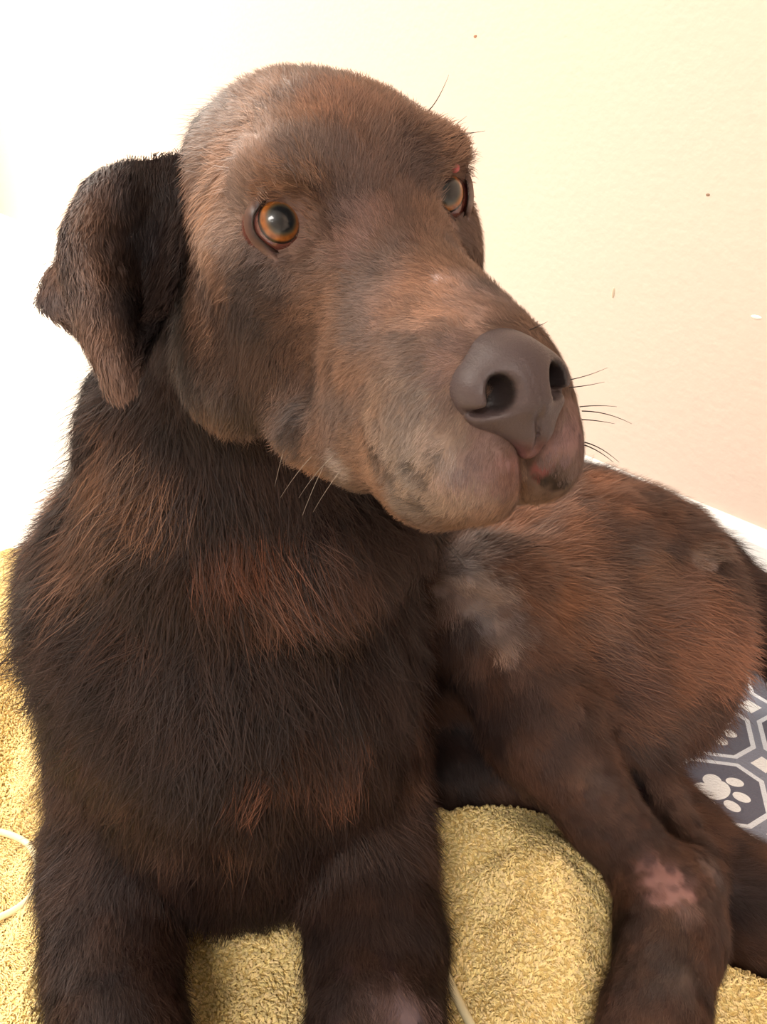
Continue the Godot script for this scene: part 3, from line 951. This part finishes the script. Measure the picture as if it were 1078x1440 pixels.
func make_room() -> void:
	var paint := mat(Color(0.82, 0.75, 0.70), 0.6, 0.35)
	paint.normal_enabled = true
	paint.normal_texture = noise_tex(0.03, 3, true, 3.0)
	paint.normal_scale = 0.35
	paint.uv1_triplanar = true; paint.uv1_world_triplanar = true; paint.uv1_scale = Vector3.ONE * 4.0
	var white := mat(Color(0.90, 0.90, 0.895), 0.35, 0.5)
	var top := 2.5
	var w := slab("wall_back", -5.0, 9.5, FLOOR_Y, top, -0.12, 0.0, paint)
	tag(w, "cream painted wall with a faint orange peel texture behind the dog")
	for x in [["wall_left", 9.5, 9.62, 0.0, 4.5], ["wall_right", -5.12, -5.0, 0.0, 4.5], ["wall_front", -5.0, 9.5, 4.5, 4.62]]:
		var o := slab(x[0], x[1], x[2], FLOOR_Y, top, x[3], x[4], paint)
		tag(o, "cream painted wall of the room")
	var c := slab("ceiling", -5.12, 9.62, top, top + 0.1, -0.12, 4.62, white)
	tag(c, "white ceiling of the room")
	# speckled vinyl floor
	var speck := Image.create(512, 512, false, Image.FORMAT_RGB8)
	speck.fill(Color(0.86, 0.84, 0.80))
	var r := RandomNumberGenerator.new()
	r.seed = 77
	for i in 900:
		var g := r.randf()
		speck.fill_rect(Rect2i(r.randi_range(0, 508), r.randi_range(0, 508), r.randi_range(1, 4), r.randi_range(1, 3)), Color(0.52, 0.45, 0.40) if g < 0.35 else Color(0.72, 0.70, 0.67) if g < 0.8 else Color(0.95, 0.94, 0.92))
	var vinyl := mat(Color.WHITE, 0.35, 0.5)
	vinyl.albedo_texture = ImageTexture.create_from_image(speck)
	vinyl.uv1_triplanar = true; vinyl.uv1_world_triplanar = true; vinyl.uv1_scale = Vector3.ONE * 3.2
	var f := slab("floor", -5.12, 9.62, FLOOR_Y - 0.1, FLOOR_Y, -0.12, 4.62, vinyl)
	tag(f, "white speckled vinyl floor beyond the towel")
	# baseboard with an eased top edge
	var p := CSGPolygon3D.new()
	p.name = "baseboard_back"
	p.polygon = PackedVector2Array([Vector2(0, 0), Vector2(0.014, 0), Vector2(0.014, 0.098), Vector2(0.012, 0.106), Vector2(0.0085, 0.1125), Vector2(0.004, 0.115), Vector2(0, 0.115)])
	p.depth = 14.5
	p.material = white
	p.transform = Transform3D(Basis(off.normalized(), Vector3.UP, off.normalized().cross(Vector3.UP)), place(0, FLOOR_Y, 0))
	var zdir := off.normalized().cross(Vector3.UP)
	p.position = place(9.5 if zdir.dot(along) > 0.0 else -5.0, FLOOR_Y, 0)
	add_child(p)
	tag(p, "white baseboard along the foot of the cream wall", "", "", "structure")

func wall_marks() -> void:                                # small marks the wall carries
	var wall := get_node("wall_back")
	for k in [[1063, 446, 0.004, 0.002, Color(0.95, 0.93, 0.88), "pale paint chip"], [668, 51, 0.0022, 0.0018, Color(0.62, 0.46, 0.36), "small brown speck"], [995, 274, 0.0016, 0.0014, Color(0.55, 0.45, 0.38), "small brown speck"], [862, 412, 0.0015, 0.006, Color(0.74, 0.68, 0.60), "faint grey scuff"]]:
		var d := ray(k[0], k[1])
		var t := (wall_at - cam_at).dot(off) / d.dot(off)
		var p := cam_at + d * t
		var s := sphere_cap(1.0, 0.0, PI * 0.5, 10, 4)
		var o := MeshInstance3D.new()
		o.name = "paint_chip" if k[0] == 1063 else "wall_mark"
		o.mesh = s
		o.material_override = mat(k[4], 0.7)
		wall.add_child(o, true)
		var z := off.normalized()
		o.transform = wall.transform.affine_inverse() * Transform3D(Basis(along.normalized() * k[2] * 1.8, Vector3.UP * k[3] * 1.2, z * 0.0012), p)
		o.set_meta("label", k[5])

func ceiling_panel(pos: Vector3, wide: float, long: float, energy: float, color: Color, label: String) -> void:
	var lamp := Node3D.new()
	lamp.name = "ceiling_light"
	lamp.transform = Transform3D(room_basis(), pos)
	add_child(lamp, true)
	tag(lamp, label, "ceiling light")
	var rim := CSGBox3D.new()
	rim.name = "frame"
	rim.size = Vector3(wide + 0.05, 0.04, long + 0.05)
	rim.position = Vector3(0, 0.0, 0)
	rim.material = mat(Color(0.93, 0.93, 0.93), 0.4)
	var hole := CSGBox3D.new()
	hole.name = "recess"
	hole.operation = CSGShape3D.OPERATION_SUBTRACTION
	hole.size = Vector3(wide, 0.03, long)
	hole.position = Vector3(0, -0.012, 0)
	rim.add_child(hole)
	lamp.add_child(rim)
	var glow := StandardMaterial3D.new()
	glow.albedo_color = Color(0.95, 0.95, 0.95)
	glow.emission_enabled = true
	glow.emission = color
	glow.emission_energy_multiplier = minf(6.0, energy * 0.35 / (wide * long))
	var pane := BoxMesh.new()
	pane.size = Vector3(wide - 0.004, 0.004, long - 0.004)
	var d := put("diffuser", pane, glow, lamp)
	d.position = Vector3(0, -0.004, 0)
	var l := AreaLight3D.new()
	l.name = "panel_light"
	l.area_size = Vector2(wide, long)
	l.area_normalize_energy = true
	l.light_energy = energy
	l.light_color = color
	l.shadow_enabled = true
	l.area_range = 12.0
	l.transform = Transform3D(Basis(Vector3.RIGHT, -PI * 0.5), Vector3(0, -0.03, 0))
	lamp.add_child(l)

# ---------------------------------------------------------------- towel
var fold_noise := FastNoiseLite.new()

func ground(u: float, v: float, y := 0.0) -> Vector3:
	var d := ray(u, v)
	return cam_at + d * ((y - cam_at.y) / d.y)

func seg(p: Vector2, a: Vector2, b: Vector2) -> float:
	var t := clampf((p - a).dot(b - a) / (b - a).length_squared(), 0.0, 1.0)
	return p.distance_to(a.lerp(b, t))

func back_edge(x: float) -> float:
	var k := [Vector2(-0.9, -0.95), Vector2(-0.62, -0.97), Vector2(-0.5, -0.98), Vector2(-0.3, -0.90), Vector2(0.0, -0.68), Vector2(0.17, -0.57), Vector2(0.26, -0.45), Vector2(0.5, -0.40)]
	for i in k.size() - 1:
		if x <= k[i + 1].x:
			return lerpf(k[i].y, k[i + 1].y, clampf((x - k[i].x) / (k[i + 1].x - k[i].x), 0, 1))
	return -0.40

func towel_y(x: float, z: float) -> float:
	var p := Vector2(x, z)
	var y := 0.006
	y += 0.006 * fold_noise.get_noise_2d(x * 1000.0, z * 1000.0) + 0.003
	# the thick fold between the forelegs and the hind leg
	var a := seg(p, Vector2(0.055, -0.50), Vector2(0.115, -0.40))
	y += 0.038 * exp(-a * a / 0.0030)
	a = seg(p, Vector2(0.115, -0.40), Vector2(0.10, -0.25))
	y += 0.030 * exp(-a * a / 0.0022)
	# ridges where it is drawn up along the dog's right side
	a = seg(p, Vector2(-0.315, -0.76), Vector2(-0.262, -0.50))
	y += 0.055 * exp(-a * a / 0.0008)
	a = seg(p, Vector2(-0.40, -0.70), Vector2(-0.33, -0.50))
	y += 0.035 * exp(-a * a / 0.0007)
	a = seg(p, Vector2(-0.235, -0.44), Vector2(-0.21, -0.30))
	y += 0.034 * exp(-a * a / 0.0009)
	a = seg(p, Vector2(-0.30, -0.40), Vector2(-0.26, -0.28))
	y += 0.026 * exp(-a * a / 0.0006)
	# between the forelegs
	a = seg(p, Vector2(-0.085, -0.42), Vector2(-0.075, -0.30))
	y += 0.012 * exp(-a * a / 0.0012)
	# past the hind foot
	a = seg(p, Vector2(0.24, -0.37), Vector2(0.30, -0.25))
	y += 0.016 * exp(-a * a / 0.0018)
	return y + lie(x, z)

func lie(x: float, z: float) -> float:                     # the bed's top, and down over its edge to the floor
	var q := Vector3(x, 0, z) - wall_at
	var s := q.dot(along)
	var n := q.dot(off)
	var e := minf(minf(s + 1.0, 0.42 - s), minf(n - 0.035, 1.30 - n))
	return lerpf(FLOOR_Y + 0.001, 0.003, smoothstep(-0.05, 0.004, e))

func make_towel() -> void:
	fold_noise.seed = 8; fold_noise.frequency = 0.011; fold_noise.fractal_octaves = 2
	var towel := Node3D.new()
	towel.name = "towel"
	add_child(towel)
	tag(towel, "rumpled yellow terry towel spread under the dog over the grey bed", "towel")
	var rows := []
	var X := 170
	var Z := 150
	for j in Z + 1:
		var r := []
		for i in X + 1:
			var x := lerpf(-0.72, 0.42, float(i) / X)
			var z := lerpf(back_edge(x), 0.06, float(j) / Z)
			r.append(Vector3(x, towel_y(x, z), z))
		rows.append(r)
	# it is pressed flat where the dog lies on it, and rises gently beside it
	var press := []
	for j in Z + 1:
		var line := PackedFloat32Array()
		for i in X + 1:
			var p: Vector3 = rows[j][i]
			var top := p.y
			if p.x > -0.42 and p.z > -1.02:
				while p.y > 0.0032 and field(p, near(p, 0.012)) < 0.011:
					p.y -= 0.003
				if p.y < top: p.y = maxf(p.y - 0.001, 0.0032)
			line.append(p.y)
		press.append(line)
	for pass_ in 5:
		for j in range(1, Z): for i in range(1, X):
			var least: float = minf(minf(press[j][i - 1], press[j][i + 1]), minf(press[j - 1][i], press[j + 1][i]))
			press[j][i] = minf(press[j][i], least + 0.008)
		for j in range(Z - 1, 0, -1): for i in range(X - 1, 0, -1):
			var least: float = minf(minf(press[j][i - 1], press[j][i + 1]), minf(press[j - 1][i], press[j + 1][i]))
			press[j][i] = minf(press[j][i], least + 0.008)
	for j in Z + 1: for i in X + 1:
		rows[j][i].y = press[j][i]
	var cloth := mat(Color(0.86, 0.74, 0.48), 0.95, 0.1)
	cloth.normal_enabled = true
	cloth.normal_texture = noise_tex(0.08, 9, true, 10.0, 256, 3)
	cloth.uv1_triplanar = true; cloth.uv1_world_triplanar = true; cloth.uv1_scale = Vector3.ONE * 22.0
	var m := grid_mesh(rows)
	put("cloth", m, cloth, towel)
	# hems
	var hem := mat(Color(0.93, 0.88, 0.72), 0.85, 0.15)
	var left := PackedVector3Array()
	for q in [[-60, 1160], [-20, 1166], [15, 1174], [40, 1188], [52, 1212], [53, 1238], [42, 1262], [20, 1280], [-15, 1296], [-50, 1310]]:
		var g := ground(q[0], q[1], 0.03)
		g = ground(q[0], q[1], towel_y(g.x, g.z) + 0.004)
		left.append(g)
	put("hem", tube(smooth_curve(left, 6), 0.0026, 0.0026, 8), hem, towel)
	var low := PackedVector3Array()
	for q in [[622, 1355], [634, 1385], [648, 1415], [664, 1445], [690, 1500]]:
		var g := ground(q[0], q[1], 0.03)
		g = ground(q[0], q[1], towel_y(g.x, g.z) + 0.003)
		low.append(g)
	put("hem", tube(smooth_curve(low, 6), 0.003, 0.003, 8), hem, towel)
	# terry loops
	if not FURRY: return
	var t := Tufts.new()
	var pile := FastNoiseLite.new()
	pile.seed = 41; pile.frequency = 0.03
	for j in Z: for i in X:
		var a: Vector3 = rows[j][i]
		var b: Vector3 = rows[j][i + 1]
		var c: Vector3 = rows[j + 1][i]
		var nn := (c - a).cross(b - a).normalized()
		if nn.y < 0.0: nn = -nn
		var px := cam_basis.transposed() * (a - cam_at)
		var u := 539.0 + FOCAL * px.x / -px.z if px.z < -0.1 else 9999.0
		var v := 720.0 - FOCAL * px.y / -px.z if px.z < -0.1 else 9999.0
		var seen := u > -120 and u < 1200 and v > 640 and v < 1540
		var area := (b - a).cross(c - a).length()
		var many := int(area * (280000.0 if seen else 30000.0) + rng.randf())
		for k in many:
			var p := a + (b - a) * rng.randf() + (c - a) * rng.randf()
			var turn := pile.get_noise_3dv(p * 1000.0) * 5.0 + rng.randf_range(-0.8, 0.8)
			var x := Vector3.RIGHT.rotated(Vector3.UP, turn)
			x = (x - nn * x.dot(nn)).normalized()
			var s := rng.randf_range(0.8, 1.3) * 0.0028
			var tone := rng.randf_range(0.8, 1.12)
			t.add(p - nn * 0.0006, x * s, nn * s, x.cross(nn) * s, Color(tone, tone * rng.randf_range(0.96, 1.02), tone * rng.randf_range(0.85, 1.05)))
	var yarn := mat(Color(0.97, 0.87, 0.63), 0.9, 0.12)
	yarn.vertex_color_use_as_albedo = true
	strew("terry_loops", t, loop_mesh(), yarn, towel)
	settle(towel, Vector3(-0.1, 0.003, -0.4))

func loop_mesh() -> ArrayMesh:
	var pos := PackedVector3Array()
	var nor := PackedVector3Array()
	var col := PackedColorArray()
	var ind := PackedInt32Array()
	var r := RandomNumberGenerator.new()
	r.seed = 17
	for s in 3:
		var root := Vector3(r.randf_range(-0.5, 0.5), 0, r.randf_range(-0.5, 0.5))
		var spin := Basis(Vector3.UP, r.randf_range(-0.9, 0.9)) * Basis(Vector3.RIGHT, r.randf_range(-0.6, 0.6))
		var base := pos.size()
		for k in 6:
			var t := k / 5.0
			var a := PI * t
			var c := Vector3(-cos(a) * 0.42 + 0.25 * sin(a), sin(a) * 0.75, 0.0)
			var n := Vector3(-cos(a), sin(a), 0)
			for e: float in [-1.0, 1.0]:
				pos.append(root + spin * (c + Vector3(0, 0, e * 0.14)))
				nor.append((spin * (n + Vector3(0, 0.4, e * 0.8))).normalized())
				var shade := lerpf(0.8, 1.05, sin(a))
				col.append(Color(shade, shade, shade))
		for k in 5:
			var b := base + k * 2
			ind.append_array(PackedInt32Array([b, b + 1, b + 2, b + 1, b + 3, b + 2]))
	return array_mesh(pos, nor, wound(pos, nor, ind), col)

# ---------------------------------------------------------------- the bed
func make_bed() -> void:
	var S := 1024
	var im := Image.create(S, S, false, Image.FORMAT_RGB8)
	var dark := Color(0.28, 0.28, 0.315)
	var grey := Color(0.36, 0.37, 0.41)
	var line := Color(0.60, 0.61, 0.63)
	var pale := Color(0.88, 0.86, 0.87)
	var weave := FastNoiseLite.new()
	weave.seed = 6; weave.frequency = 0.12
	for y in S: for x in S:
		# one tile: an octagon cell with a paw, diamonds where four cells meet
		var q := Vector2(float(x) / S - 0.5, float(y) / S - 0.5)
		var a := q.abs()
		var oct := maxf(maxf(a.x, a.y), (a.x + a.y) * 0.655)
		var c := grey
		if oct < 0.462: c = line
		if oct < 0.412: c = dark
		var corner := Vector2(0.5, 0.5) - a
		if corner.x + corner.y < 0.13: c = pale
		# paw: a heart-like pad and four toes round its lower right side
		var p := q.rotated(-2.2) / 1.28
		var pad := minf(Vector2(p.x / 0.125, (p.y - 0.02) / 0.10).length(), minf(Vector2((p.x + 0.072) / 0.075, (p.y - 0.095) / 0.07).length(), Vector2((p.x - 0.072) / 0.075, (p.y - 0.095) / 0.07).length()))
		if pad < 1.0: c = pale
		for toe in [Vector3(-0.185, -0.035, -0.5), Vector3(-0.07, -0.155, -0.15), Vector3(0.07, -0.155, 0.15), Vector3(0.185, -0.035, 0.5)]:
			var e: Vector2 = (p - Vector2(toe.x, toe.y)).rotated(-toe.z)
			if Vector2(e.x / 0.05, e.y / 0.068).length() < 1.0: c = pale
		c = c * (1.55 + 0.14 * weave.get_noise_2d(x, y))
		im.set_pixel(x, y, Color(c.r, c.g, c.b))
	var fleece := mat(Color.WHITE, 0.95, 0.1)
	fleece.albedo_texture = ImageTexture.create_from_image(im)
	fleece.normal_enabled = true
	fleece.normal_texture = noise_tex(0.1, 12, true, 5.0, 256, 3)
	fleece.normal_scale = 0.5
	fleece.rim_enabled = true; fleece.rim = 0.4
	var rows := []
	var L := 60
	var W := 66
	var turn := deg_to_rad(14.0)
	var pitch := 0.086
	for j in W + 1:
		var r := []
		for i in L + 1:
			var s := lerpf(-1.0, 0.42, float(i) / L)
			var n := lerpf(0.035, 1.30, float(j) / W)
			var e := minf(minf(s + 1.0, 0.42 - s), minf(n - 0.035, 1.30 - n))
			var round_ := clampf(e / 0.03, 0, 1)
			var y := lerpf(FLOOR_Y, -0.002, sqrt(1.0 - (1.0 - round_) * (1.0 - round_))) + 0.002 * sin(s * 17.0 + n * 9.0) * round_
			r.append(place(s, y, n))
		rows.append(r)
	var m := grid_mesh(rows)
	var arr := m.surface_get_arrays(0)
	var uv := PackedVector2Array()
	var mid := ground(1010, 1110)
	for p in arr[Mesh.ARRAY_VERTEX]:
		var q := Vector2(p.x - mid.x, p.z - mid.z).rotated(-turn) / pitch
		uv.append(q + Vector2(0.5, 0.5))
	arr[Mesh.ARRAY_TEX_UV] = uv
	var out := ArrayMesh.new()
	out.add_surface_from_arrays(Mesh.PRIMITIVE_TRIANGLES, arr)
	var o := put("dog_bed", out, fleece)
	tag(o, "grey fleece dog bed printed with white paw prints in octagon outlines beside the wall", "dog bed")

# ---------------------------------------------------------------- scene
func _ready() -> void:
	var cam := Camera3D.new()
	cam.name = "camera"
	cam.fov = rad_to_deg(2.0 * atan(720.0 / FOCAL))
	cam.near = 0.02
	cam.transform = Transform3D(cam_basis, cam_at)
	add_child(cam)
	var env := Environment.new()
	env.background_mode = Environment.BG_COLOR
	env.background_color = Color(0.75, 0.75, 0.75)
	env.tonemap_mode = Environment.TONE_MAPPER_LINEAR
	env.tonemap_exposure = 1.0
	env.sdfgi_enabled = true
	env.ssao_enabled = true
	env.ssil_enabled = true
	var we := WorldEnvironment.new()
	we.name = "world_environment"
	we.environment = env
	add_child(we)
	ceiling_panel(place(3.2, 2.46, 0.5), 0.6, 1.2, 30.0, Color(1.0, 0.97, 0.92), "bright ceiling panel over the cream wall to the far left")
	ceiling_panel(place(-2.2, 2.46, 2.5), 0.9, 1.2, 9.0, Color(1.0, 0.97, 0.94), "wide ceiling panel behind the camera over the front of the room")
	ceiling_panel(place(1.3, 2.46, 2.3), 0.6, 1.2, 9.0, Color(1.0, 0.97, 0.93), "added unseen ceiling panel giving side light from left of the dog")  # extra lamp added for side light from the left, no fitting known here
	for k in 3:
		ceiling_panel(place(-4.0 + 0.8 * k, 2.46, 3.4 + 0.35 * (k % 2)), 0.3, 0.3, 1.6, Color(1.0, 0.97, 0.94), ["first small square ceiling light from the right wall", "middle small square ceiling light of three in a row", "last small square ceiling light before the long room"][k])
	rng.seed = 4242
	var hb := Basis(Vector3.BACK, deg_to_rad(15.6)) * Basis(Vector3.UP, deg_to_rad(20.2)) * Basis(Vector3.RIGHT, deg_to_rad(26.4))
	head = Transform3D(cam_basis * hb, cam_at + cam_basis * Vector3(-0.0018, 0.107, -0.3008))
	make_room()
	make_bed()
	make_dog()
	make_towel()
	wall_marks()
